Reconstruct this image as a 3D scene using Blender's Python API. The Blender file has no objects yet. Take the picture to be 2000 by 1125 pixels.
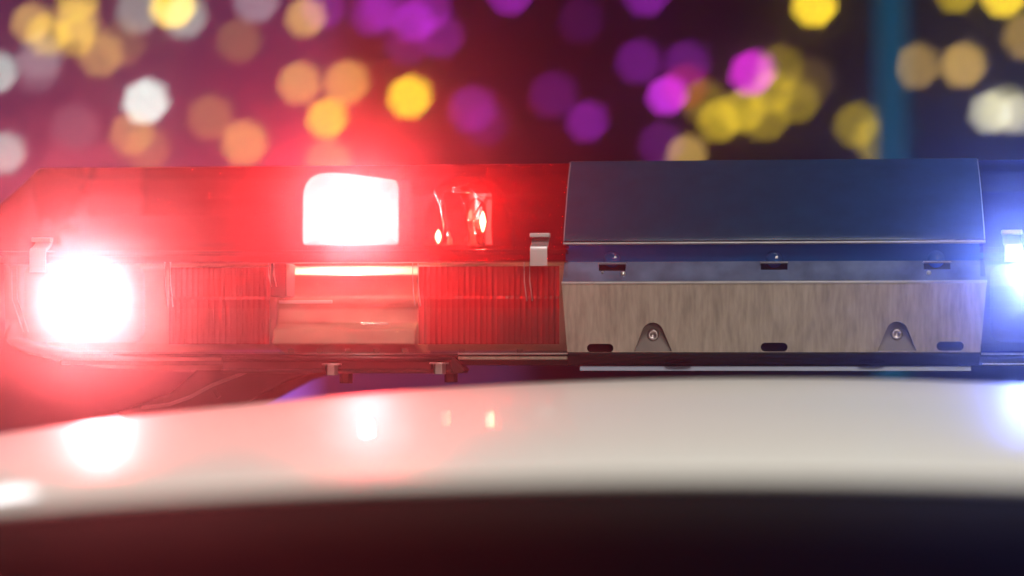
import bpy, bmesh, math, random
from mathutils import Vector, Matrix
random.seed(7)
R = math.radians
SC = bpy.context.scene
C = SC.collection

# ------------------------------------------------------------------ camera, world, light, exposure
D = 2.0            # camera to the front of the light bar (m)
FPX = 4790.0       # focal length in pixels of a 2000 px wide frame
ZC = 1.480         # camera height
Z0 = 1.470         # underside of the light bar
YAW, PITCH = math.atan(512 / FPX), math.atan(127.5 / FPX)
cd = bpy.data.cameras.new('camera'); cam = bpy.data.objects.new('camera', cd); C.objects.link(cam)
cam.location = (0, -D, ZC); cam.rotation_euler = (R(90) + PITCH, 0, YAW)
cd.sensor_width = 36; cd.lens = 36 * FPX / 2000; cd.clip_start = .05; cd.clip_end = 200
cd.dof.use_dof = True; cd.dof.focus_distance = 2.02; cd.dof.aperture_fstop = 1.8
cd.dof.aperture_blades = 7; cd.dof.aperture_rotation = R(12)
SC.camera = cam

W = bpy.data.worlds.new('World'); SC.world = W; W.use_nodes = True
wb = W.node_tree.nodes['Background']
wb.inputs[0].default_value = (.30, .17, .42, 1); wb.inputs[1].default_value = .010

def area(name, loc, target, size, power, col, spread=180, shape='SQUARE', size_y=None, parent=None):
    d = bpy.data.lights.new(name, 'AREA'); d.shape = shape; d.size = size
    if size_y: d.size_y = size_y
    d.energy = power; d.color = col; d.spread = R(spread)
    o = bpy.data.objects.new(name, d); C.objects.link(o)
    o.location = loc
    o.rotation_euler = (Vector(target) - Vector(loc)).to_track_quat('-Z', 'Y').to_euler()
    return o
# street lighting over the road in front of the car, as the bright roof shows it
area('street_lamp_light', (.5, -2.6, 4.6), (0, -.3, 1.4), 1.6, 160, (1, .97, .89))
area('warm_plate_light', (1.2, -5.5, 2.7), (0, 0, 1.5), 1.0, 75, (1, .82, .66))  # unseen warm light added behind the camera to brighten the steel plate
area('street_lamp_light_side', (-1.95, 3.19, 2.84), (-.39, -.785, 1.408), .20, 1.6, (.92, .95, 1))
SC.view_settings.view_transform = 'Standard'; SC.view_settings.look = 'None'
SC.view_settings.exposure = 0; SC.view_settings.gamma = 1; SC.view_settings.use_curve_mapping = False
cy = SC.cycles
cy.use_denoising = True; cy.use_adaptive_sampling = False
cy.max_bounces = 10; cy.diffuse_bounces = 3; cy.glossy_bounces = 4; cy.transmission_bounces = 6
cy.transparent_max_bounces = 24; cy.volume_bounces = 0
cy.sample_clamp_indirect = 6; cy.caustics_reflective = False; cy.caustics_refractive = False

# ------------------------------------------------------------------ helpers
_F = Vector((-math.sin(YAW) * math.cos(PITCH), math.cos(YAW) * math.cos(PITCH), math.sin(PITCH)))
_R = Vector((math.cos(YAW), math.sin(YAW), 0)); _U = _R.cross(_F)
def at(px, py, y):
    """world point at depth y that the photograph shows at px, py"""
    d = _F + _R * ((px - 1000) / FPX) + _U * ((562.5 - py) / FPX)
    return cam.location + d * ((y + D) / d.y)
def L(px, py, y):            # the same in the light bar's own coordinates
    p = at(px, py, y); return Vector((p.x, p.y, p.z - Z0))
def X(px, y=0.): return at(px, 560, y).x
def Z(py, y=0.): return at(1512, py, y).z - Z0

def link(name, bm, mat, parent=None, smooth=False, bevel=0, seg=2, auto=None):
    me = bpy.data.meshes.new(name)
    bmesh.ops.recalc_face_normals(bm, faces=bm.faces)
    bm.to_mesh(me); bm.free()
    o = bpy.data.objects.new(name, me); C.objects.link(o)
    if mat: me.materials.append(mat)
    if parent: o.parent = parent
    if smooth:
        for p in me.polygons: p.use_smooth = True
    if bevel:
        m = o.modifiers.new('bevel', 'BEVEL'); m.width = bevel; m.segments = seg; m.limit_method = 'ANGLE'; m.angle_limit = R(35)
        for p in me.polygons: p.use_smooth = True
        o.modifiers.new('wn', 'WEIGHTED_NORMAL')
    return o
def empty(name, loc, **k):
    o = bpy.data.objects.new(name, None); C.objects.link(o); o.location = loc
    for a, b in k.items(): o[a] = b
    return o
def box(bm, x0, x1, y0, y1, z0, z1):
    v = [bm.verts.new(p) for p in ((x0,y0,z0),(x1,y0,z0),(x1,y1,z0),(x0,y1,z0),(x0,y0,z1),(x1,y0,z1),(x1,y1,z1),(x0,y1,z1))]
    for f in ((0,1,2,3),(4,5,6,7),(0,1,5,4),(1,2,6,5),(2,3,7,6),(3,0,4,7)): bm.faces.new([v[i] for i in f])
def loft(bm, secs, closed=False, cap=False):
    rows = [[bm.verts.new(p) for p in s] for s in secs]
    n = len(rows[0])
    for a, b in zip(rows, rows[1:]):
        for i in range(n if closed else n - 1):
            j = (i + 1) % n
            bm.faces.new((a[i], a[j], b[j], b[i]))
    if cap:
        bm.faces.new(rows[0]); bm.faces.new(rows[-1])
    return rows
def prism(bm, prof, x0, x1, cap=True):      # closed (y,z) profile swept along x
    loft(bm, [[(x, y, z) for y, z in prof] for x in (x0, x1)], closed=True, cap=cap)
def cyl(bm, c, axis, r, h, n=24, r2=None):
    q = Vector(axis).to_track_quat('Z', 'Y').to_matrix(); c = Vector(c)
    r2 = r if r2 is None else r2
    secs = [[c + q @ Vector((rr * math.cos(2*math.pi*i/n), rr * math.sin(2*math.pi*i/n), z)) for i in range(n)] for rr, z in ((r, 0), (r2, h))]
    loft(bm, secs, closed=True, cap=True)
def lathe(bm, prof, c, axis, n=32):
    q = Vector(axis).to_track_quat('Z', 'Y').to_matrix(); c = Vector(c)
    loft(bm, [[c + q @ Vector((r * math.cos(2*math.pi*i/n), r * math.sin(2*math.pi*i/n), z)) for i in range(n)] for r, z in prof], closed=True)
def tube(bm, pts, r, n=8):
    pts = [Vector(p) for p in pts]; secs = []
    for i, p in enumerate(pts):
        t = (pts[min(i+1, len(pts)-1)] - pts[max(i-1, 0)]).normalized()
        q = t.to_track_quat('Z', 'Y').to_matrix()
        secs.append([p + q @ Vector((r*math.cos(2*math.pi*k/n), r*math.sin(2*math.pi*k/n), 0)) for k in range(n)])
    loft(bm, secs, closed=True, cap=True)
def holed_plate(outer, holes, ymap, th):
    """a plate in x,z with real openings, ymap(z) gives its front, th its thickness"""
    bm = bmesh.new(); edges = []
    for loop in [outer] + holes:
        vs = [bm.verts.new((x, 0, z)) for x, z in loop]
        for i in range(len(vs)): edges.append(bm.edges.new((vs[i], vs[(i+1) % len(vs)])))
    bmesh.ops.triangle_fill(bm, edges=edges, use_beauty=True, use_dissolve=False)
    bmesh.ops.recalc_face_normals(bm, faces=bm.faces)
    g = bmesh.ops.extrude_face_region(bm, geom=list(bm.faces))
    new = [v for v in g['geom'] if isinstance(v, bmesh.types.BMVert)]
    for v in new: v.co.y += th
    for v in bm.verts: v.co.y += ymap(v.co.z)
    return bm

# ------------------------------------------------------------------ materials
def nodes(name):
    m = bpy.data.materials.new(name); m.use_nodes = True; nt = m.node_tree
    return m, nt, nt.nodes, nt.links
def pbr(name, col, rough=.5, metal=0., coat=0., noise=0., scale=30., stretch=(1,1,1), bump=0., coat_rough=.05, col2=None):
    m, nt, N, K = nodes(name); b = N['Principled BSDF']
    b.inputs['Base Color'].default_value = (*col, 1); b.inputs['Roughness'].default_value = rough
    b.inputs['Metallic'].default_value = metal; b.inputs['Coat Weight'].default_value = coat; b.inputs['Coat Roughness'].default_value = coat_rough
    if noise or bump:
        tc = N.new('ShaderNodeTexCoord'); mp = N.new('ShaderNodeMapping'); mp.inputs['Scale'].default_value = stretch
        nz = N.new('ShaderNodeTexNoise'); nz.inputs['Scale'].default_value = scale; nz.inputs['Detail'].default_value = 5
        K.new(tc.outputs['Object'], mp.inputs[0]); K.new(mp.outputs[0], nz.inputs['Vector'])
        rp = N.new('ShaderNodeValToRGB'); rp.color_ramp.elements[0].position = .3; rp.color_ramp.elements[1].position = .7
        c2 = col2 or tuple(c * (1 - noise) for c in col)
        rp.color_ramp.elements[0].color = (*c2, 1); rp.color_ramp.elements[1].color = (*col, 1)
        K.new(nz.outputs['Fac'], rp.inputs[0]); K.new(rp.outputs[0], b.inputs['Base Color'])
        if bump:
            bp = N.new('ShaderNodeBump'); bp.inputs['Strength'].default_value = bump; bp.inputs['Distance'].default_value = .001
            K.new(nz.outputs['Fac'], bp.inputs['Height']); K.new(bp.outputs[0], b.inputs['Normal'])
    return m
def plastic(name, tint, body, fac, rough=.06, gloss=.9, dust=.0, scuff=False):
    """tinted see-through plastic: clear tint, some milky body, a glossy skin"""
    m, nt, N, K = nodes(name); N.remove(N['Principled BSDF'])
    tr = N.new('ShaderNodeBsdfTransparent'); tr.inputs[0].default_value = (*tint, 1)
    df = N.new('ShaderNodeBsdfDiffuse'); df.inputs[0].default_value = (*body, 1)
    tl = N.new('ShaderNodeBsdfTranslucent'); tl.inputs[0].default_value = (*body, 1)
    m1 = N.new('ShaderNodeMixShader'); m1.inputs[0].default_value = .6
    m2 = N.new('ShaderNodeMixShader'); m2.inputs[0].default_value = fac
    m3 = N.new('ShaderNodeMixShader'); fr = N.new('ShaderNodeFresnel'); fr.inputs[0].default_value = 1.45
    mu = N.new('ShaderNodeMath'); mu.operation = 'MULTIPLY'; mu.inputs[1].default_value = gloss
    gl = N.new('ShaderNodeBsdfGlossy'); gl.inputs['Roughness'].default_value = rough
    K.new(df.outputs[0], m1.inputs[1]); K.new(tl.outputs[0], m1.inputs[2])
    K.new(tr.outputs[0], m2.inputs[1]); K.new(m1.outputs[0], m2.inputs[2])
    K.new(fr.outputs[0], mu.inputs[0]); K.new(mu.outputs[0], m3.inputs[0])
    K.new(m2.outputs[0], m3.inputs[1]); K.new(gl.outputs[0], m3.inputs[2])
    K.new(m3.outputs[0], N['Material Output'].inputs[0])
    if scuff:      # dull scuffs in the gloss and a faint waviness of the moulding
        tc = N.new('ShaderNodeTexCoord'); mp = N.new('ShaderNodeMapping'); mp.inputs['Scale'].default_value = (1, 1, 3)
        n1 = N.new('ShaderNodeTexNoise'); n1.inputs['Scale'].default_value = 22; n1.inputs['Detail'].default_value = 9; n1.inputs['Roughness'].default_value = .75
        K.new(tc.outputs['Object'], mp.inputs[0]); K.new(mp.outputs[0], n1.inputs['Vector'])
        r1 = N.new('ShaderNodeMapRange'); r1.inputs['From Min'].default_value = .35; r1.inputs['From Max'].default_value = .7; r1.inputs['To Min'].default_value = rough * .8; r1.inputs['To Max'].default_value = rough * 1.5
        K.new(n1.outputs['Fac'], r1.inputs[0]); K.new(r1.outputs[0], gl.inputs['Roughness'])
        bp = N.new('ShaderNodeBump'); bp.inputs['Strength'].default_value = .25; bp.inputs['Distance'].default_value = .002
        n2 = N.new('ShaderNodeTexNoise'); n2.inputs['Scale'].default_value = 7; K.new(tc.outputs['Object'], n2.inputs['Vector'])
        K.new(n2.outputs['Fac'], bp.inputs['Height']); K.new(bp.outputs[0], gl.inputs['Normal'])
    if dust:
        tc = N.new('ShaderNodeTexCoord'); nz = N.new('ShaderNodeTexNoise'); nz.inputs['Scale'].default_value = 55; nz.inputs['Detail'].default_value = 8
        mr = N.new('ShaderNodeMapRange'); mr.inputs['From Min'].default_value = .35; mr.inputs['From Max'].default_value = .75
        mr.inputs['To Min'].default_value = fac * (1 - dust); mr.inputs['To Max'].default_value = min(1, fac * (1 + dust))
        K.new(tc.outputs['Object'], nz.inputs['Vector']); K.new(nz.outputs['Fac'], mr.inputs[0]); K.new(mr.outputs[0], m2.inputs[0])
    return m
def emit(name, col, strength, sample=False):
    m, nt, N, K = nodes(name); N.remove(N['Principled BSDF'])
    e = N.new('ShaderNodeEmission'); e.inputs[0].default_value = (*col, 1); e.inputs[1].default_value = strength
    K.new(e.outputs[0], N['Material Output'].inputs[0])
    if not sample: m.cycles.emission_sampling = 'NONE'
    return m

M = dict(
    red_lens=plastic('red_lens', (.87, .075, .085), (.75, .010, .016), .22, rough=.05, dust=.0),
    red_filter=plastic('red_filter', (.85, .03, .035), (.65, .010, .012), .36, rough=.12, gloss=.6),
    clear_lens=plastic('clear_lens', (.95, .90, .87), (.8, .74, .68), .03, rough=.05, gloss=.6, dust=.5),
    clear_rib=plastic('clear_rib', (.85, .8, .78), (.9, .8, .76), .35, rough=.05),
    highlight_pale=plastic('highlight_pale', (.7, .75, .85), (.55, .6, .7), .55, rough=.08),
    blue_lens=plastic('blue_lens', (.20, .27, .85), (.03, .08, .6), .10, rough=.07),
    blue_window=plastic('blue_window', (.06, .2, .55), (.04, .20, .62), .6, rough=.06),
    glass=plastic('glass', (.97, .95, .95), (.9, .9, .9), .03, rough=.02, gloss=1.),
    hood=plastic('hood', (.10, .22, .42), (.020, .068, .150), .80, rough=.14, gloss=.75, dust=.12, scuff=True),
    steel=None,
    steel_bright=pbr('steel_bright', (.34, .32, .32), .38, metal=.75, noise=.3, scale=40),
    ledge=pbr('ledge', (.20, .25, .42), .20, metal=.6, noise=.5, scale=26, stretch=(2, 2, .6)),
    alu=pbr('alu', (.55, .52, .50), .35, metal=.9),
    latch=pbr('latch_metal', (.36, .33, .34), .42, metal=.7),
    shaded_recess=pbr('shaded_steel', (.11, .092, .082), .5, metal=.3, noise=.3, scale=60),  # darker copy of the plate steel, shade painted into the screw recesses
    bolt=pbr('bolt_metal', (.30, .25, .25), .32, metal=.9),
    pale=pbr('pale_strip', (.11, .12, .175), .5),
    black=pbr('black_plastic', (.008, .007, .008), .5, noise=.4, scale=80),
    bracket=pbr('bracket_paint', (.014, .011, .012), .42, noise=.4, scale=60),
    tray=pbr('tray', (.42, .24, .17), .5, noise=.25, scale=40),
    tray_dark=pbr('tray_dark', (.24, .16, .13), .45, noise=.3, scale=40),
    bowl=pbr('reflector_chrome', (.85, .82, .8), .12, metal=1.),
    bowl_rough=pbr('reflector_satin', (.8, .74, .7), .38, metal=.8),
    bright_wire=pbr('bright_wire', (.95, .9, .9), .2, metal=.7),
    bowl_white=pbr('reflector_white', (.85, .82, .80), .45, metal=.1),
    bowl_grey=pbr('reflector_grey', (.13, .11, .11), .5, metal=.1),
    red_dome=pbr('red_dome', (.35, .012, .016), .25, coat=.5),
    roof=pbr('roof_paint', (.74, .73, .69), .45, coat=.38, coat_rough=.004),
    seal=pbr('seal_rubber', (.004, .004, .004), .7),
    windshield=pbr('windshield', (.0012, .0012, .0018), .03),
    cable=pbr('cable_rubber', (.05, .04, .04), .5),
)
def brushed():
    m, nt, N, K = nodes('steel'); b = N['Principled BSDF']; b.inputs['Metallic'].default_value = .35
    tc = N.new('ShaderNodeTexCoord'); facs = []
    for sc, st in ((9, (13, 13, .10)), (26, (13, 13, .06)), (60, (1, 1, 1))):
        mp = N.new('ShaderNodeMapping'); mp.inputs['Scale'].default_value = st
        nz = N.new('ShaderNodeTexNoise'); nz.inputs['Scale'].default_value = sc; nz.inputs['Detail'].default_value = 5
        K.new(tc.outputs['Object'], mp.inputs[0]); K.new(mp.outputs[0], nz.inputs['Vector']); facs.append(nz.outputs['Fac'])
    def mix(a, b_, f):
        x = N.new('ShaderNodeMix'); x.inputs[0].default_value = f; K.new(a, x.inputs[2]); K.new(b_, x.inputs[3]); return x.outputs[0]
    f = mix(mix(facs[0], facs[1], .5), facs[2], .12)
    rp = N.new('ShaderNodeValToRGB'); E = rp.color_ramp.elements
    E[0].position = .36; E[0].color = (.165, .132, .108, 1); E[1].position = .66; E[1].color = (.30, .246, .202, 1)
    K.new(f, rp.inputs[0]); K.new(rp.outputs[0], b.inputs['Base Color'])
    mr = N.new('ShaderNodeMapRange'); mr.inputs['To Min'].default_value = .62; mr.inputs['To Max'].default_value = .34
    K.new(f, mr.inputs[0]); K.new(mr.outputs[0], b.inputs['Roughness'])
    bp = N.new('ShaderNodeBump'); bp.inputs['Strength'].default_value = .2; bp.inputs['Distance'].default_value = .0006
    K.new(f, bp.inputs['Height']); K.new(bp.outputs[0], b.inputs['Normal'])
    return m
M['steel'] = brushed()
M['roof'].node_tree.nodes['Principled BSDF'].inputs['Specular IOR Level'].default_value = .12
for k_ in ('black', 'bracket'): M[k_].node_tree.nodes['Principled BSDF'].inputs['Specular IOR Level'].default_value = .1
for k_ in ('seal', 'windshield'): M[k_].node_tree.nodes['Principled BSDF'].inputs['Specular IOR Level'].default_value = .08
HOT = (1., .135, .15)

# ------------------------------------------------------------------ the car below the bar
car = empty('police_car', (0, -.2, 0), label='white painted car with curved roof carrying the light bar', category='car')
car_off = Vector((0, .2, 0))
YE = -.812
def roof_z(x, y):
    u = -.30 - y
    z = -.0177 - (.058 * u * u if u < 0 else .143 * u * u + .30 * max(0, u - .42) ** 2)
    t = min(1, max(0, (y - YE) / .5))
    return ZC + z - (.122 + .013 * t) * x * x - .9 * max(0, abs(x) - .56) ** 2
def edge_y(x): return YE + .01 * x * x
bm = bmesh.new(); NX, NY = 80, 110
secs = []
for j in range(NY + 1):
    row = []
    for i in range(NX + 1):
        x = -.72 + 1.44 * i / NX
        y = edge_y(x) + (1.15 - edge_y(x)) * (j / NY) ** 1.35
        row.append(Vector((x, y, roof_z(x, y))) + car_off)
    secs.append(row)
# rolled lip down into the windshield seal
lip = [[v + Vector((0, -dy, -dz)) for v in secs[0]] for dy, dz in ((-.003, .004), (.0, .0035), (.001, .002), (.0008, .0008))]
loft(bm, lip[:1] + lip[1:] + secs)
link('roof_panel', bm, M['roof'], car, smooth=True)
bm = bmesh.new()
loft(bm, [[Vector((x, edge_y(x) + o, roof_z(x, edge_y(x)) + dz)) + car_off for x in [-.72 + 1.44 * i / 60 for i in range(61)]]
          for o, dz in ((.01, -.005), (-.006, -.005), (-.014, -.010), (-.018, -.018), (-.016, -.030))])
link('windshield_seal', bm, M['seal'], car, smooth=True)
bm = bmesh.new()
loft(bm, [[Vector((x, edge_y(x) + .10 * (x*x) * t - .01 - .62 * t, roof_z(x, edge_y(x)) - .024 - .36 * t + .10 * t * t)) + car_off
           for x in [-.72 + 1.44 * i / 40 for i in range(41)]] for t in [k / 16 for k in range(17)]])
link('windshield', bm, M['windshield'], car, smooth=True)

# ------------------------------------------------------------------ the light bar
bar = empty('light_bar', (0, 0, Z0), label='emergency light bar with red and blue lenses and steel centre cover', category='light bar')
YB = .31                                     # its back
XL, XR = X(78, .08), X(2300)
XC0, XC1 = X(1100), X(1925)                  # the centre cover
UP = [(.080, Z(316, .080)), (.076, Z(322, .076)), (.0590, Z(349, .0590)), (.0430, Z(384, .0430)), (.0290, Z(420, .0290)), (.0180, Z(450, .0180)), (.013, Z(470, .013)), (.009, Z(478, .009)), (.009, Z(484, .009))]
ZT = UP[0][1]
def upper(x, cut=None, push=0.):
    pr = [(y + push, z) for y, z in UP]
    bk = [(YB - y - push, z) for y, z in reversed(UP)]
    pr = pr[::-1] + bk[::-1]
    if cut is not None: pr = [(y, min(z, cut)) for y, z in pr]
    return [(x, y, z) for y, z in pr]
zb = UP[-1][1]
bm = bmesh.new()
secs = []
for t in [1, .92, .8, .66, .5, .33, .16, .04]:        # slanted end: (78,335) down to (-40,505) in the photograph
    cut = ZT + (zb + .004 - ZT) * t
    secs.append(upper(XL - .058 * t, cut, .045 * t ** 3))
secs += [upper(XL), upper(X(350)), upper(X(700)), upper(XC0 + .004)]
loft(bm, secs, cap=False); bm.faces.ensure_lookup_table()
o = link('upper_lens', bm, M['red_lens'], bar); o['label'] = 'red upper lens with slanted end'
bm = bmesh.new(); loft(bm, [upper(XC1 - .004), upper(XR)])
o = link('upper_lens', bm, M['blue_lens'], bar); o['label'] = 'blue upper lens'

# lens flange: the rail between upper and lower lenses
def rail(name, mat, x0, x1):
    bm = bmesh.new(); z1, z0 = Z(485, .012), Z(509, .012)
    prism(bm, [(.0065, z1), (.0065, z1 - .0028), (.018, z1 - .004), (.018, z0 + .0012), (.010, z0), (.03, z0), (.03, z1)], x0, x1)
    return link(name, bm, mat, bar, bevel=.0006)
rail('lens_rail', M['red_lens'], X(-8), XC0 + .003); rail('lens_rail', M['blue_lens'], XC1 - .003, XR)

# lower lens: clear cover with chamfered, upswept end
LO = [(.012, Z(508.5, .012)), (.003, Z(511, .003)), (.001, Z(517, .001)), (0, Z(560, 0)), (.001, Z(600)), (.005, Z(670, .005)), (.0015, Z(676, .0015)), (.0015, Z(688, .0015)), (.010, Z(690, .010))]
def lower(x, push=0., rise=0.):
    pr = []
    for y, z in LO:
        k = max(0, 1 - z / .09)
        pr.append((x, y + push, z + rise * k))
    return pr
bm = bmesh.new()
secs = [lower(X(-40), .11, .030), lower(X(-28), .06, .022), lower(X(-12), .028, .014), lower(X(14), .011, .008), lower(X(27), .0085, .006), lower(X(56), .0015, .003), lower(X(64), 0, .002), lower(X(110), 0, 0), lower(X(500)), lower(XC0 + .004)]
loft(bm, secs)
o = link('lower_lens', bm, M['clear_lens'], bar); o['label'] = 'clear lower lens over red filters'
bm = bmesh.new(); loft(bm, [lower(XC1 - .004), lower(XR)])
o = link('lower_lens', bm, M['blue_lens'], bar); o['label'] = 'blue lower lens'
for px, a, b in ((26, 520, 648), (325, 512, 600), (527, 514, 560), (808, 514, 598), (1026, 512, 588)):
    bm = bmesh.new(); w = .0011
    pu = .0095 if px < 60 else 0
    pts = [L(px - 2, a, .001 + pu), L(px - 2, (a + b) / 2, 0 + pu), L(px + (20 if px < 60 else 3), b, .002 + pu)]
    for dx in (0, .0045):
        tube(bm, [p + Vector((dx, -.0006, 0)) for p in pts], w * .55, 6)
    link('lens_divider', bm, M['clear_rib'], bar, smooth=True)
# moulded feet along the bottom flange of the lens
for px in (568, 624, 679, 735, 790, 902, 1015):
    bm = bmesh.new(); p = L(px, 684, .0)
    box(bm, p.x - .0022, p.x + .0022, -.0035, .004, p.z - .0022, p.z + .0012)
    link('flange_tab', bm, M['clear_lens'], bar, bevel=.0007)

# fluted red filters behind the clear lens
def ribbed(x0, x1, y, z0, z1, pitch, amp):
    bm = bmesh.new(); n = int((x1 - x0) / pitch) * 6; cols = []
    for i in range(n + 1):
        x = x0 + (x1 - x0) * i / n; ph = (i % 6) / 6
        if i % 6 == 0: ra = amp * random.uniform(.35, 1.15)
        dy = -ra * abs(math.sin(math.pi * ph))
        cols.append([(x, y + dy, z0), (x, y + dy, z0 + (z1 - z0) * .58), (x, y + dy + .0012, z0 + (z1 - z0) * .62), (x, y + dy + .0012, z1)])
    loft(bm, cols); return bm
for a, b in ((330, 526), (817, 1092)):
    link('red_filter', ribbed(X(a, .012), X(b, .012), .013, Z(672, .013), Z(518, .013), .0046, .0011), M['red_filter'], bar, smooth=False)
# chrome flutes added deeper inside to throw glints through the red
for a, b in ((340, 520), (830, 1085)):
    link('glint_flutes', ribbed(X(a, .04), X(b, .04), .045, Z(660, .04), Z(525, .04), .0072, .003), M['bowl'], bar)

# inside of the clear window: stepped reflector tray
bm = bmesh.new()
x0, x1 = X(533, .03), X(812, .03)
prism(bm, [(.12, .003), (.026, Z(672, .016)), (.032, Z(642, .032)), (.046, Z(630, .046)), (.050, Z(600, .05)), (.044, Z(592, .044)), (.044, Z(582, .044)), (.049, Z(572, .049)), (.056, Z(532, .056)), (.12, Z(514, .1))], x0, x1)
link('reflector_tray', bm, M['tray'], bar, bevel=.004, seg=4)
bm = bmesh.new(); a = L(545, 588, .028); b = L(648, 588, .028)
box(bm, a.x, b.x, .027, .0325, a.z - .002, a.z + .0006); a = L(708, 628, .02); b = L(758, 629, .02)
link('tray_edge', bm, M['alu'], bar, bevel=.0005)
bm = bmesh.new(); a = L(705, 632, .018); b = L(757, 628, .018); box(bm, a.x, b.x, .018, .021, a.z - .0008, a.z + .0006)
link('tray_edge', bm, M['alu'], bar, bevel=.0003)
bm = bmesh.new(); a = L(532, 580, .02); b = L(563, 512, .02); box(bm, a.x, b.x, .012, .05, a.z, b.z - .001)
link('tray_post', bm, M['black'], bar, bevel=.001)
# inner deck between the upper and lower halves, and the floor of the bar
bm = bmesh.new(); z = Z(500, .03)
box(bm, X(120, .05), XC0, .135, YB - .03, z - .004, z)
link('inner_deck', bm, M['tray_dark'], bar)
bm = bmesh.new(); box(bm, X(60, .05), XR, .10, .108, .012, Z(520, .1)); link('inner_wall', bm, M['tray_dark'], bar)

# beacons behind the red lens
def rounded(pts, r, n=6):
    out = []
    k = len(pts)
    for i in range(k):
        p0, p, p1 = (Vector(pts[i-1]), Vector(pts[i]), Vector(pts[(i+1) % k]))
        rr = r[i] if isinstance(r, (list, tuple)) else r
        a = p + (p0 - p).normalized() * rr; b = p + (p1 - p).normalized() * rr
        for t in range(n + 1):
            s = t / n
            out.append(a * (1-s)**2 + p * 2*s*(1-s) + b * s*s)
    return out
def beacon():
    e = empty('beacon', (0, 0, 0)); e.parent = bar
    yb = .095
    corners = [L(592, 478, yb), L(592, 338, yb), L(668, 338, yb), L(778, 352, yb), L(778, 478, yb)]
    loop = rounded(corners, [.003, .022, .008, .006, .003])
    cen = sum(loop, Vector()) / len(loop)
    bm = bmesh.new()
    rings = []
    for s, dy in ((1.0, 0), (.97, .006), (.8, .022), (.5, .034), (.2, .038)):
        rings.append([cen + (p - cen) * s + Vector((0, dy, 0)) for p in loop])
    loft(bm, rings, closed=True)
    o = link('reflector', bm, M['bowl_white'], e, smooth=True)
    bm = bmesh.new()
    hot = L(682, 428, yb + .006)
    lathe(bm, [(.0001, -.012), (.0035, -.009), (.005, 0), (.0035, .009), (.0001, .012)], hot, (0, 0, 1), 20)
    link('flash_bulb', bm, M['glass'], e, smooth=True)
    d = bpy.data.lights.new('beacon_bulb', 'POINT'); d.energy = 2.4; d.color = (1, .78, .68); d.shadow_soft_size = .004
    o = bpy.data.objects.new('beacon_bulb', d); C.objects.link(o); o.location = hot + Vector((.002, -.019, -.004)); o.parent = e
    # wing of the reflector beside the flash
    bm = bmesh.new()
    pts = [L(782, 478, .10), L(782, 350, .10), L(800, 352, .11), L(800, 478, .11)]
    loft(bm, [[p + Vector((0, dy, 0)) for p in pts] for dy in (0, .02)], closed=True, cap=True)
    link('reflector_wing', bm, M['bowl_grey'], e)
    hot = L(690, 425, yb - .014); tgt = Vector((0, -D, ZC - Z0)) - hot
    a = area('beacon_flash', (0, 0, 0), (0, -1, 0), .012, 2.0, (1, .6, .6), 56, 'DISK')
    tgt.z += .16 * tgt.length      # the beam is aimed a little above the road
    a.location = hot; a.rotation_euler = tgt.to_track_quat('-Z', 'Y').to_euler(); a.parent = e
beacon()
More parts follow.
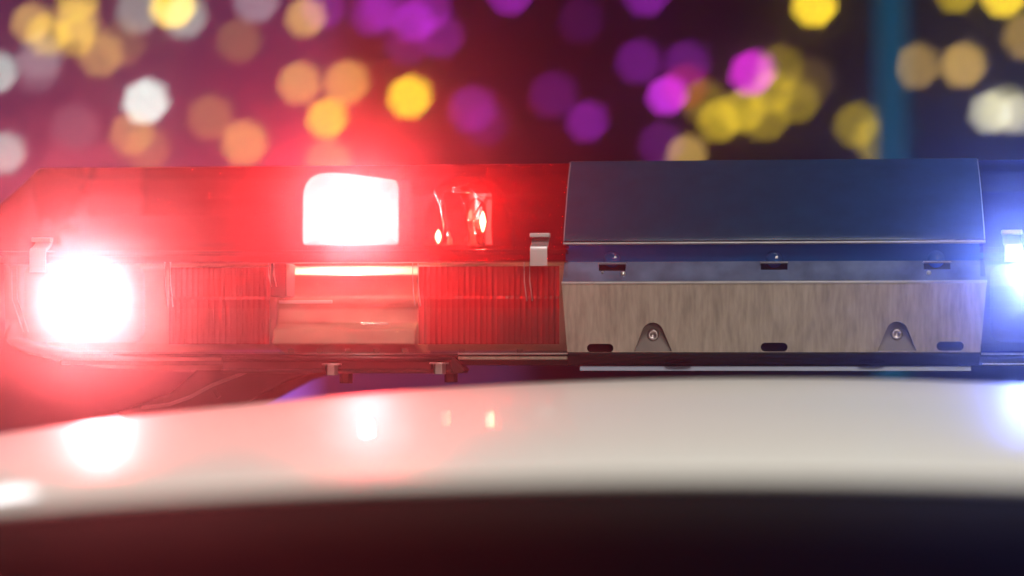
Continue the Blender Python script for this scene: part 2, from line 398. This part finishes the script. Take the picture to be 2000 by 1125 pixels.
def bulb_beacon():
    e = empty('beacon', (0, 0, 0)); e.parent = bar
    y = .10
    # dome of the rotator
    c = L(905, 480, y + .03); bm = bmesh.new()
    n, m = 28, 12; rx, rz = X(1000, y) - X(905, y), c.z
    top = L(905, 340, y + .03).z - c.z
    secs = []
    for j in range(m + 1):
        a = math.pi / 2 * j / m
        secs.append([(c.x + rx * math.cos(a) ** .7 * math.cos(2*math.pi*i/n), c.y + .05 * math.cos(a) ** .7 * math.sin(2*math.pi*i/n) + .03, c.z + top * math.sin(a) ** .9) for i in range(n)])
    loft(bm, secs, closed=True)
    link('reflector_dome', bm, M['red_dome'], e, smooth=True)
    # glass envelopes
    for (pa, pb, w) in ((848, 958, .020),):
        bm = bmesh.new(); cc = L((pa + pb) / 2, 480, y - .005)
        hz = L(900, 362, y).z - cc.z; rr = (X(pb, y) - X(pa, y)) / 2
        prof = [(rr * .78, 0), (rr * .70, hz * .15), (rr * .72, hz * .35), (rr * .86, hz * .55), (rr * .98, hz * .75), (rr, hz * .88), (rr * .8, hz * .98), (rr * .3, hz * 1.02)]
        lathe(bm, prof, cc, (0, 0, 1), 40)
        link('glass_envelope', bm, M['glass'], e, smooth=True)
        bm = bmesh.new(); cc2 = cc + Vector((.012, 0, 0))
        lathe(bm, [(rr * .34, 0), (rr * .30, hz * .2), (rr * .42, hz * .45), (rr * .30, hz * .7), (rr * .1, hz * .78)], cc2, (0, 0, 1), 28)
        link('glass_capsule', bm, M['glass'], e, smooth=True)
    # reflector segment catching the filament, with a sharp outer edge
    bm = bmesh.new(); rows = []
    for k in range(9):
        px = 918 + 43 * k / 8; yy = y + .012 - .020 * (k / 8) ** 2
        rows.append([L(px, 478, yy), L(px - 2, 440, yy + .002), L(px, 400, yy), L(px - 4 + 3 * math.sin(k), 378, yy - .002)])
    loft(bm, rows)
    link('reflector_segment', bm, M['bowl_rough'], e, smooth=True)
    hot = emit('filament', (1, .60, .24), 160, False)
    for px, py, r, h, pw in ((856, 462, .0026, .006, .07), (943, 433, .0026, .009, .20)):
        bm = bmesh.new(); p = L(px, py, y - .022)
        lathe(bm, [(.0001, -h), (r * .6, -h * .6), (r, 0), (r * .6, h * .6), (.0001, h)], p, (0, 0, 1), 16)
        link('filament', bm, hot, e, smooth=True)
        d = bpy.data.lights.new('filament_light', 'POINT'); d.energy = pw; d.color = (1, .62, .34); d.shadow_soft_size = .004
        o = bpy.data.objects.new('filament_light', d); C.objects.link(o); o.location = p + Vector((-.002, -.008, 0)); o.parent = e
    for k, py in enumerate((366, 370, 374)):
        bm = bmesh.new(); a, b = L(884, py, y - .03), L(922, py + k, y - .03); tube(bm, [a, b], .0007, 6)
        link('support_wire', bm, M['bright_wire'], e, smooth=True)
    for pts, w in ((((846, 366), (849, 376), (858, 395), (864, 418), (866, 445), (865, 470)), .0007), (((898, 380), (908, 400), (914, 430), (913, 455), (905, 478)), .0004),
                ((( 942, 395), (928, 418), (923, 440), (928, 462), (934, 478)), .0007), (((886, 368), (910, 360), (935, 352)), .0004), (((922, 372), (938, 385), (960, 388)), .0004)):
        bm = bmesh.new(); tube(bm, [L(a, b, y - .032) for a, b in pts], w, 6)
        link('rim_highlight', bm, M['bright_wire'], e, smooth=True)  # bright wires drawn as the highlights along the glass edges
bulb_beacon()

# end flasher, red
def flasher(px, py, y, R0, r, col, power, spread, glow, strength, bowl, bcol):
    e = empty('end_flasher', (0, 0, 0)); e.parent = bar
    c = L(px, py, y)
    bm = bmesh.new()
    tgt = Vector((0, -D, ZC - Z0)) - c; tgt.normalize()
    cr = [L(px - R0, 668, y + .004), L(px - R0, 516, y + .004), L(px + R0, 516, y + .004), L(px + R0, 668, y + .004)]
    lp = rounded(cr, .012); cen = sum(lp, Vector()) / len(lp)
    loft(bm, [[cen + (p_ - cen) * k + Vector((0, dy, 0)) for p_ in lp] for k, dy in ((1, 0), (.96, .004), (.85, .014), (.6, .022), (.3, .026), (.02, .027))], closed=True)
    link('reflector', bm, M['bowl_grey'], e, smooth=True)
    bm = bmesh.new()
    lathe(bm, [(r * .95, -.014), (r * .9, -.010), (r * .6, -.006), (r * .05, -.004)], c, tgt, 36)
    link('flash_lens', bm, emit('flasher_glow', glow, strength, False), e, smooth=True)
    a = area('flasher_light', (0, 0, 0), (0, -1, 0), r * 1.7, power, col, spread, 'DISK')
    up = (tgt + Vector((0, 0, .15))).normalized()
    a.location = c + tgt * -.002; a.rotation_euler = up.to_track_quat('-Z', 'Y').to_euler(); a.parent = e
    d = bpy.data.lights.new('flasher_bulb', 'POINT'); d.energy = bowl; d.color = bcol; d.shadow_soft_size = .003
    o = bpy.data.objects.new('flasher_bulb', d); C.objects.link(o); o.location = c + tgt * .008; o.parent = e
    return e
flasher(165, 586, .050, 118, .008, HOT, 2.0, 52, (1, .5, .5), 4, .012, (1, .42, .42))
flasher(2018, 535, .050, 84, .007, (.64, .74, 1.), .58, 52, (1, 1, 1), 5, .012, (.6, .7, 1))

# spring latches
def latch(px, py0, py1, w):
    bm = bmesh.new(); a = L(px - w / 2, py0, 0); b = L(px + w / 2, py1, 0)
    zt, zm, zl = a.z, Z(484, 0), b.z
    prof = [(.016, zt), (.004, zm + .004), (-.004, zm + .002), (-.0055, zm - .001), (-.0050, zl), (-.0035, zl), (-.0038, zm - .001), (-.002, zm), (.006, zm + .002), (.019, zt - .001)]
    prism(bm, prof, a.x, b.x); o = link('latch', bm, M['latch'], bar, bevel=.0005)
    bm = bmesh.new(); box(bm, a.x - .0012, b.x + .0012, .004, .012, zt - .002, zt + .0015)
    k = link('latch_hook', bm, M['latch'], o, bevel=.0005)
latch(1053, 458, 520, 34); latch(77, 467, 532, 32); latch(1978, 452, 512, 34)

# base channel with its bright lip
bm = bmesh.new()
prism(bm, [(.008, Z(690, .008) - .0004), (.008, Z(697, .008)), (.012, Z(700, .012)), (.012, Z(714, .012)), (YB - .012, Z(714, .012)), (YB - .008, Z(690, .008) - .0004)], X(110), XR)
link('base_channel', bm, M['bracket'], bar, bevel=.001)
for x0, x1 in ((X(892), XC0 + .003), (XC1 - .003, XR)):
    bm = bmesh.new(); prism(bm, [(.0055, Z(689.5, .006)), (.0055, Z(692, .006)), (.0085, Z(693, .008)), (.0085, Z(689.5, .008))], x0, x1)
    link('channel_lip', bm, M['steel_bright'], bar, bevel=.0003)
bm = bmesh.new(); prism(bm, [(.007, Z(696, .008)), (.007, Z(702, .008)), (.0125, Z(703, .008)), (.0125, Z(696, .008))], X(892), XC0 + .003)
link('channel_rib', bm, M['steel'], bar, bevel=.0006)
for py, x0, x1 in ((712, XC1 - .002, XR),):
    bm = bmesh.new(); prism(bm, [(.0095, Z(709.5, .01)), (.0095, Z(711.5, .01)), (.0125, Z(711.5, .01)), (.0125, Z(709.5, .01))], x0, x1)
    link('channel_lip', bm, M['alu'], bar, bevel=.0003)
# upswept belly of the end cap
bm = bmesh.new(); secs = []
for px, zb_, yy in ((-40, Z(640), .09), (-12, Z(662), .04), (30, Z(690), .016), (110, Z(711), .008), (200, Z(720), .008), (300, Z(725), .010), (430, Z(724), .012), (520, Z(718), .014)):
    x = X(px); zt = Z(689) + (.030 if px == -40 else .014 if px == -12 else .007 if px == 30 else 0)
    secs.append([(x, yy, zt - .001), (x, yy - .002, zt - .006), (x, yy + .004, (zt + zb_) / 2), (x, yy + .014, zb_), (x, .16, zb_ - .002), (x, .16, zt)])
loft(bm, secs, closed=True, cap=True)
link('end_belly', bm, pbr('belly', (.10, .05, .05), .4, noise=.3), bar, smooth=True)

# mounting bracket, bolts, foot
br = None
bm = bmesh.new()
prism(bm, [(.004, Z(697, .004)), (.004, Z(704, .004)), (.0075, Z(706, .004)), (.0075, Z(722, .004)), (.003, Z(724, .004)), (.003, Z(730, .004)), (.05, Z(730, .004)), (.05, Z(697, .004))], X(430), X(882))
br = link('mount_bracket', bm, M['bracket'], bar, bevel=.0008)
bm = bmesh.new()
v = [L(880, 698, .005), L(880, 730, .005), L(904, 729, .005), L(908, 722, .005), L(886, 698, .005)]
loft(bm, [[p + Vector((0, dy, 0)) for p in v] for dy in (0, .03)], closed=True, cap=True)
link('bracket_tip', bm, M['bracket'], br, bevel=.0006)
for px, py, dark, y in ((648, 722, 0, -.001), (676, 738, 1, .012), (858, 720, 0, -.001), (881, 736, 1, .012)):
    bm = bmesh.new(); p = L(px, py, y)
    cyl(bm, p + Vector((0, 0, -.0045)), (0, 0, 1), .0056, .0082, 6)
    cyl(bm, p + Vector((0, 0, .0037)), (0, 0, 1), .0082 if not dark else .0076, .0014, 24)
    b = link('bolt', bm, M['black'] if dark else M['bolt'], br, bevel=.0004)
    b.rotation_euler = (0, 0, 0)
bm = bmesh.new()
# foot: sloping arm from the bracket down to the roof gutter
front = [L(610, 729, .03), L(560, 745, .03), L(510, 772, .03), L(465, 797, .03), L(430, 822, .03), L(260, 830, .03), L(225, 806, .03), L(330, 768, .03), L(395, 712, .03), L(430, 700, .03)]
loft(bm, [[p + Vector((0, dy, 0)) for p in front] for dy in (0, .12)], closed=True, cap=True)
foot = link('mount_foot', bm, M['bracket'], bar, bevel=.003)
bm = bmesh.new(); a, b = L(418, 762, .026), L(428, 776, .026); tube(bm, [a, b], .0022, 8)
link('foot_pin', bm, M['black'], foot)
bm = bmesh.new(); tube(bm, [L(528, 705, .022), L(470, 731, .02), L(415, 752, .02), L(370, 776, .02), L(330, 790, .022), L(280, 796, .03), L(232, 806, .05)], .0014, 8)
link('cable', bm, M['cable'], foot, smooth=True)

# ------------------------------------------------------------------ centre cover
G = .004                                    # stands proud of the lenses
hood = [(y - G, z + (.0015 if i == 0 else 0)) for i, (y, z) in enumerate(UP[:7])]
inn = [(y + .0025, z - .0025) for y, z in hood]
bm = bmesh.new(); prism(bm, hood + [(hood[-1][0] + .003, hood[-1][1])] + inn[:-1][::-1] + [(YB - .1, hood[0][1] - .0025), (YB - .1, hood[0][1])], XC0, XC1)
cover = link('cover_hood', bm, M['hood'], bar, bevel=.0007); cover['label'] = 'dark blue sloping hood of the centre cover'
for xe in (XC0, XC1):  # pale tubes that draw a highlight down each end of the hood
    bm = bmesh.new(); tube(bm, [(xe + (.0002 if xe == XC1 else -.0002), y - .0002, z) for y, z in hood], .0005, 8)
    link('edge_highlight', bm, M['highlight_pale'], cover, smooth=True)
bm = bmesh.new(); z = Z(474, .007)
prism(bm, [(.0065, z + .0012), (.0055, z), (.0068, z - .0011), (.0105, z - .0011), (.0105, z + .0012)], XC0 - .0006, XC1 + .0008)
link('trim_strip', bm, M['steel_bright'], bar, bevel=.0003)
bm = bmesh.new(); prism(bm, [(.017, Z(479, .017) + .002), (.017, Z(512, .017)), (.020, Z(512, .017)), (.020, Z(479, .017) + .002)], XC0 + .0005, XC1 - .0005)
link('window_strip', bm, M['blue_window'], bar)
for px in (1195, 1512, 1828):
    bm = bmesh.new(); c = L(px, 506, .0165)
    lathe(bm, [(.007, 0), (.0066, .0012), (.004, .002), (.0001, .0022)], c, (0, -1, 0), 20)
    link('rivet', bm, M['blue_window'], bar, smooth=True)
# ledge: sloping shelf with three slots
zt, zl = Z(510, .012), Z(552, -.004)
def ly(z): return .013 + (-.0040 - .013) * (zt - z) / (zt - zl)
def rect(px, py, w, h, y):
    a = L(px - w/2, py - h/2, y); b = L(px + w/2, py + h/2, y)
    return [(a.x, b.z), (b.x, b.z), (b.x, a.z), (a.x, a.z)]
slots = [rect(px, py, 52, 12, .009) for px, py in ((1196, 523), (1512, 521), (1830, 520))]
bm = holed_plate([(XC0 - .0004, zl), (XC1 + .0004, zl), (XC1, zt), (XC0, zt)], slots, ly, .0022)
ledge = link('ledge', bm, M['ledge'], bar)
for s in slots:
    bm = bmesh.new(); xs = [p[0] for p in s]; zs = [p[1] for p in s]; y = ly(sum(zs) / 4)
    prism(bm, [(y - .0012, max(zs)), (y - .0022, max(zs) + .0011), (y - .0004, max(zs) + .0016), (y + .001, max(zs) + .0004)], min(xs) - .0006, max(xs) + .0006)
    link('slot_lip', bm, M['steel_bright'], bar, bevel=.0002)
bm = bmesh.new(); box(bm, XC0 + .002, XC1 - .002, .018, .022, Z(700, .02), Z(514, .02)); link('cover_backing', bm, M['black'], bar)
for px, py, r in ((1217, 535, .0022), (1177, 532, .0012), (1814, 533, .0020)):  # aluminium beads set below the slots as small bright glints
    bm = bmesh.new(); c = L(px, py, ly(Z(py, .003)) - .001)
    lathe(bm, [(r, 0), (r * .8, .0008), (.0001, .0014)], c, (0, -1, 0), 14)
    link('slot_glint', bm, M['alu'], bar, smooth=True)
# steel plate with oval slots and screw recesses
pz1, pz0 = Z(551, -.005), Z(688, .004)
def py_(z): return -.0052 + .0095 * max(0, (pz1 - z) / (pz1 - pz0)) ** 1.2
def oval(px, py, w, h):
    a = L(px, py, .003); s = 4.2e-4; hw, hh = w * s / 2, h * s / 2; n = 8; out = []
    for k in range(n + 1): t = -math.pi/2 + math.pi * k / n; out.append((a.x + hw - hh + hh * math.cos(t), a.z + hh * math.sin(t)))
    for k in range(n + 1): t = math.pi/2 + math.pi * k / n; out.append((a.x - hw + hh + hh * math.cos(t), a.z + hh * math.sin(t)))
    return out
ovals = [oval(px, py, 52, 17) for px, py in ((1172, 680), (1512, 678), (1856, 676))]
def tri(px, py):
    s = 4.2e-4; a = L(px, py, .002); pts = [Vector((a.x - 37*s, a.z - 55*s)), Vector((a.x + 37*s, a.z - 55*s))]
    c = Vector((a.x, a.z - 20*s)); r = 21*s
    arc = [c + Vector((r * math.cos(t), r * math.sin(t))) for t in [R(22) + R(136) * k / 10 for k in range(11)]]
    return [tuple(p) for p in pts + arc], c
tris = [tri(1275, 631), tri(1752, 629)]
bottom = pz0
outer = [(XC0 + .003, bottom), (XC1 - .004, bottom), (XC1 + .0006, pz1), (XC0 - .0008, pz1)]
# densify the top/bottom so the plate can follow its gentle curve
def lerp(a, b, t): return (a[0] + (b[0]-a[0])*t, a[1] + (b[1]-a[1])*t)
outer = [lerp(outer[0], outer[1], k/30) for k in range(30)] + [lerp(outer[1], outer[2], k/8) for k in range(8)] + [lerp(outer[2], outer[3], k/30) for k in range(30)] + [lerp(outer[3], outer[0], k/8) for k in range(8)]
bm = holed_plate(outer, ovals + [t[0] for t in tris], py_, .002)
plate = link('cover_plate', bm, M['steel'], bar); plate['label'] = 'streaked brownish steel plate with slots and screw recesses'
bm = bmesh.new(); prism(bm, [(-.0050, pz1 + .0012), (-.0062, pz1 + .0002), (-.0056, pz1 - .0012), (-.0040, pz1 - .0012), (-.0035, pz1 + .0010)], XC0 - .0009, XC1 + .0008)
link('plate_fold', bm, M['steel_bright'], plate, bevel=.0003)
for pts, c in tris:
    zlo = min(p[1] for p in pts); zhi = max(p[1] for p in pts)
    bm = bmesh.new(); f1 = []; f2 = []
    for x, z in pts:
        k = (z - zlo) / (zhi - zlo); f1.append((x, py_(z) + .001, z)); f2.append((x, py_(z) + .0016 + .0085 * k, z))
    r1 = [bm.verts.new(p) for p in f1]; r2 = [bm.verts.new(p) for p in f2]
    for i in range(len(r1)): j = (i + 1) % len(r1); bm.faces.new((r1[i], r1[j], r2[j], r2[i]))
    bm.faces.new(r2)
    rec = link('screw_recess', bm, M['shaded_recess'], plate)
    bm = bmesh.new(); z = c.y - .0012; yy = py_(z) + .0016 + .0085 * (z - zlo) / (zhi - zlo)
    lathe(bm, [(.0048, 0), (.0048, .0012), (.0040, .0022), (.0022, .0024), (.0018, .0006), (.0001, .0004)], (c.x, yy, z), (0, -1, 0), 24)
    link('screw', bm, M['bolt'], rec, smooth=True)
# black skirt and the pale strip under it
bm = bmesh.new()
prism(bm, [(.0035, Z(689, .004)), (.0045, Z(700, .004)), (.010, Z(714, .008)), (.06, Z(714, .008)), (.06, Z(689, .004))], XC0 + .0032, XC1 - .0045)
skirt = link('cover_skirt', bm, M['black'], bar, bevel=.0008)
for px, py in ((1325, 708), (1702, 706)):
    bm = bmesh.new(); c = L(px, py, .006)
    loft(bm, [[(c.x + a * math.cos(2*math.pi*k/20), c.y - d, c.z + b * math.sin(2*math.pi*k/20)) for k in range(20)] for a, b, d in ((.0105, .0016, -.003), (.0105, .0016, .0012), (.009, .0010, .0012), (.0088, .0009, -.001))], closed=True, cap=True)
    link('drain_slot', bm, M['seal'], skirt)
bm = bmesh.new()
a, b = X(1134, .02), X(1894, .02)
prism(bm, [(.010, Z(715.2, .010)), (.008, Z(724.5, .008)), (.10, Z(724.5, .014)), (.10, Z(715.2, .016))], a, b)
link('pale_strip', bm, M['pale'], bar, bevel=.0005)

# ------------------------------------------------------------------ behind the car: self-glowing pole, added glow panels, string lights
p = at(1742, 300, 2.3); bm = bmesh.new()
cyl(bm, (0, 0, 0), (0, 0, 1), .027, 3.0, 24)
tub = empty('teal_pole', (p.x, 2.3, 0), label='upright pole standing behind the light bar, teal light given as its own glow', category='pole')
link('glowing_pole', bm, emit('teal_glow', (.012, .20, .36), .25), tub, smooth=True)  # the teal light on the pole is put in as emission
bm = bmesh.new(); cyl(bm, (0, 0, 0), (0, 0, 1), .09, .04, 24); cyl(bm, (0, 0, .04), (0, 0, 1), .045, .10, 24); link('base', bm, M['black'], tub)
bm = bmesh.new(); cyl(bm, (0, 0, 3.0), (0, 0, 1), .034, .03, 24); link('cap', bm, M['black'], tub)

def backdrop(px0, px1, py0, py1, y, col, st, label):  # emissive panels added for the violet light in the background
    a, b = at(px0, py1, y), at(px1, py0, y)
    e = empty('glow_panel', ((a.x + b.x) / 2, y, a.z), label=label, category='backdrop')
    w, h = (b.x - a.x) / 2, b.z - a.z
    bm = bmesh.new(); box(bm, -w, w, 0, .06, 0, h); link('glow_face', bm, emit('panel_glow', col, st), e)
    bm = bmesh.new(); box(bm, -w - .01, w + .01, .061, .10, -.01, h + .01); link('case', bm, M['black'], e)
backdrop(430, 600, 705, 830, 7., (.30, .12, .75), .75, 'added violet glow panel in the gap under the red half of the bar')
backdrop(640, 1020, 690, 790, 9., (.10, .07, .26), .22, 'added dim indigo glow panel behind the bracket bolts under the bar')

backdrop(-250, 660, -40, 420, 11.5, (.32, .06, .44), .15, 'wide violet glow panel added far behind the red end')
Yc, Oc, Wc, Pc, Gc, Tc, Rc = (1., .70, .03), (.90, .56, .13), (.72, .95, .86), (.36, .02, .52), (.55, .50, .55), (.08, .42, .38), (.8, .02, .03)
LIGHTS = [
 (60, 45, Oc, .55, 1., 'amber blurred light near the top corner over the red end'),
 (92, 68, Yc, .42, .8, 'yellow spot overlapping two amber lights in the top corner over the red end'),
 (150, 42, Oc, .50, 1., 'second amber light from the top corner over the red end'),
 (148, 72, Yc, .38, .8, 'yellow spot inside the second amber light from the corner'),
 (78, 110, Gc, .22, .9, 'faint grey light below the corner pair of amber lights'),
 (196, 108, Oc, .36, .85, 'narrow amber light hanging lowest of the corner cluster'),
 (-8, 142, Wc, .55, 1., 'pale white light cut by the frame edge, higher of two'),
 (72, 136, Gc, .16, 1.1, 'faint mauve light beside the upper pale light at the frame edge'),
 (238, 84, Oc, .13, 1., 'dim brown light between the corner cluster and the bright yellow one'),
 (150, 2, Yc, .42, .8, 'yellow light cut by the top edge above the corner cluster'),
 (337, 12, Yc, 1.2, .95, 'brightest yellow light at the top edge over the red end'),
 (360, 34, Wc, .34, 1.1, 'soft pale green light half behind the brightest yellow one'),
 (270, 22, Wc, .24, 1., 'faint pale light just before the brightest yellow one at the top edge'),
 (284, 199, Wc, 1., .95, 'bright mint white light alone above the red end'),
 (256, 262, Oc, .32, .75, 'small amber light right under the bright mint white one'),
 (287, 290, Oc, .17, .85, 'dim amber light lowest under the mint white one'),
 (145, 250, Gc, .10, 1.1, 'very faint grey light between the mint white one and the edge'),
 (8, 300, Wc, .48, 1.05, 'pale white light cut by the frame edge, lower of two'),
 (410, 230, Oc, .20, 1.1, 'dim peach light above the red lens, beside a stronger peach one'),
 (477, 280, Oc, .50, 1.05, 'strong peach light just above the top edge of the red lens'),
 (466, 80, Oc, .15, 1.15, 'dim brown disc alone below the grey light at the top edge'),
 (500, 2, Gc, .40, .9, 'grey light cut by the top edge between yellow and amber'),
 (596, 35, Oc, .60, 1., 'amber light at the top edge overlapped by purple'),
 (584, 163, Oc, .52, 1.05, 'first of two equal amber discs above the beacon'),
 (676, 162, Oc, .52, 1.05, 'second of two equal amber discs above the beacon'),
 (638, 232, Yc, .85, .95, 'bright yellow disc tucked below two amber discs'),
 (799, 190, Yc, 1.1, .97, 'bright yellow disc alone above the glass bulb beacon'),
 (640, 318, Oc, .30, 1.05, 'amber disc half hidden behind the lens over the beacon'),
 (632, 14, Pc, .30, .9, 'purple light touching the amber one at the top edge'),
 (728, 28, Pc, .42, 1.1, 'wide purple disc opening the purple cluster at the top edge'),
 (752, 14, Pc, .36, .8, 'small purple spot on the wide disc at the top edge'),
 (808, 42, Pc, .60, .9, 'strongest purple disc of the cluster at the top edge'),
 (838, 20, Pc, .36, .9, 'purple disc behind the strongest one at the top edge'),
 (862, 72, Pc, .28, .9, 'dim purple disc closing the purple cluster at the top edge'),
 (795, 84, Pc, .16, .9, 'faint purple disc lowest in the cluster at the top edge'),
 (922, 214, Pc, .32, .85, 'purple disc beside the bright yellow one above the red lens'),
 (948, 244, Pc, .12, 1., 'faint purple smear below the purple disc over the red lens'),
 (996, -12, Pc, .60, .8, 'purple sliver cut by the top edge at mid picture'),
 (1080, 186, Pc, .17, 1.05, 'faint plum disc above the seam of red lens and cover'),
 (1146, 238, Pc, .44, 1.05, 'purple disc low above the corner of the steel cover'),
 (1134, 40, Pc, .08, 1.1, 'barely visible plum disc near the top at mid picture'),
 (1262, -12, Pc, .48, 1., 'purple disc cut by the top edge above the cover'),
 (1246, 121, Pc, .30, 1.05, 'violet disc at the head of the magenta group'),
 (1340, 126, Pc, .26, 1.05, 'dim violet disc behind the lower magenta one'),
 (1302, 187, (.58, .03, .72), .95, .95, 'vivid magenta disc, the lower of two over the cover'),
 (1338, 170, Rc, .22, 1., 'dark red rim light behind the lower magenta disc'),
 (1468, 143, (.66, .02, .60), 1., .92, 'vivid magenta disc, the higher of two over the cover'),
 (1372, 198, Yc, .14, .8, 'thin yellow light beside the lower magenta disc'),
 (1404, 236, Yc, .40, 1., 'yellow disc at the lower end of the yellow diagonal'),
 (1448, 218, Yc, .36, .95, 'yellow disc second up the yellow diagonal'),
 (1508, 180, Yc, .24, .9, 'yellow disc half hidden under the higher magenta one'),
 (1522, 132, Yc, .16, .9, 'dim yellow disc at the upper end of the yellow diagonal'),
 (1494, 230, Yc, .22, .95, 'dim yellow disc below the yellow diagonal'),
 (1556, 198, Yc, .20, .95, 'dim yellow disc on the outer side of the yellow diagonal'),
 (1582, 158, Oc, .07, 1.1, 'barely visible brown disc past the yellow diagonal'),
 (1340, 302, Oc, .46, 1., 'amber disc rising from behind the cover hood'),
 (1290, 282, Pc, .18, .95, 'dim purple disc beside the amber one behind the cover hood'),
 (1590, 10, Yc, 1.15, .95, 'bright yellow disc at the top edge before the teal post'),
 (1732, -2, Tc, .40, 1., 'sea green disc at the top of the teal post'),
 (1790, 130, Oc, .30, 1.05, 'dim amber disc against the teal post'),
 (1880, 128, Oc, .52, 1.05, 'amber disc beyond the teal post, brighter of a pair'),
 (1868, -14, Yc, .40, 1., 'dim yellow disc cut by the top edge beyond the teal post'),
 (1960, -8, Yc, 1.1, .95, 'bright yellow disc at the top corner over the blue end'),
 (2004, 72, Oc, .30, .95, 'amber disc cut by the frame edge over the blue end'),
 (1672, 244, Yc, .22, .95, 'dim yellow disc low before the teal post'),
 (1712, 272, Yc, .26, .9, 'dim yellow disc crossing the foot of the teal post'),
 (1748, 262, Tc, .30, .75, 'green light crossing the teal post just above the bar'),
 (1934, 220, (.95, .9, .62), .50, .75, 'cream disc first of three over the blue lens'),
 (1962, 214, (.85, .78, .35), .30, 1., 'yellowish disc in the middle of three over the blue lens'),
 (1990, 224, (.9, .85, .7), .36, .75, 'cream disc last of three over the blue lens'),
]
HAZE = .023
emat = {}
GR = {Yc: 'yellow string lights behind the car', Oc: 'amber string lights behind the car', Pc: 'purple string lights behind the car', Wc: 'pale string lights behind the car', Gc: 'grey string lights behind the car'}
bm = bmesh.new()
lathe(bm, [(.0001, -1.0), (.45, -.9), (.85, -.5), (1., 0), (.85, .5), (.45, .95), (.22, 1.1), (.22, 1.45), (.0001, 1.46)], (0, 0, 0), (0, 0, 1), 18)
bulb_me = bpy.data.meshes.new('string_light'); bmesh.ops.recalc_face_normals(bm, faces=bm.faces); bm.to_mesh(bulb_me); bm.free()
for pg in bulb_me.polygons: pg.use_smooth = True
for i, (px, py, col, s, k, lab) in enumerate(LIGHTS):
    y = 4.8 + (i * 37 % 11) * .42 + (2.0 if s < .36 else 0)
    p = at(px, py, y); dist = y + D
    r = .029 * dist / 10 * (.9 + .3 * (k - .9))
    coc = .5 * (cd.lens * .001 / cd.dof.aperture_fstop) * (dist / 2.02 - 1)      # blur radius at that depth
    ratio = (coc / r) ** 2
    key = (col, round(s, 2), round(ratio))
    if key not in emat: emat[key] = emit('string_glow', col, s * ratio * .80 * math.exp(HAZE * dist))
    o = bpy.data.objects.new('string_light', bulb_me.copy()); C.objects.link(o); o.data.materials.append(emat[key])
    o.location = p; o.scale = (r * .80, r * .80, r * 1.12); o.rotation_euler = (0, R(52), 0)
    o['label'] = lab; o['category'] = 'light'
    if col in GR: o['group'] = GR[col]

# ------------------------------------------------------------------ haze added to give the lamps their bloom
bm = bmesh.new(); box(bm, -7, 7, -8, 13, -1, 6)
hz = link('haze', bm, None); hz['kind'] = 'stuff'; hz['label'] = 'thin haze added for the bloom round the flashing lamps'
m, nt, N, K = nodes('bloom_haze'); N.remove(N['Principled BSDF'])
pv = N.new('ShaderNodeVolumePrincipled'); pv.inputs['Color'].default_value = (.96, .95, .98, 1); pv.inputs['Density'].default_value = HAZE
pv.inputs['Anisotropy'].default_value = .979
K.new(pv.outputs[0], N['Material Output'].inputs['Volume']); hz.data.materials.append(m)
m.cycles.volume_sampling = 'MULTIPLE_IMPORTANCE'; m.cycles.homogeneous_volume = True
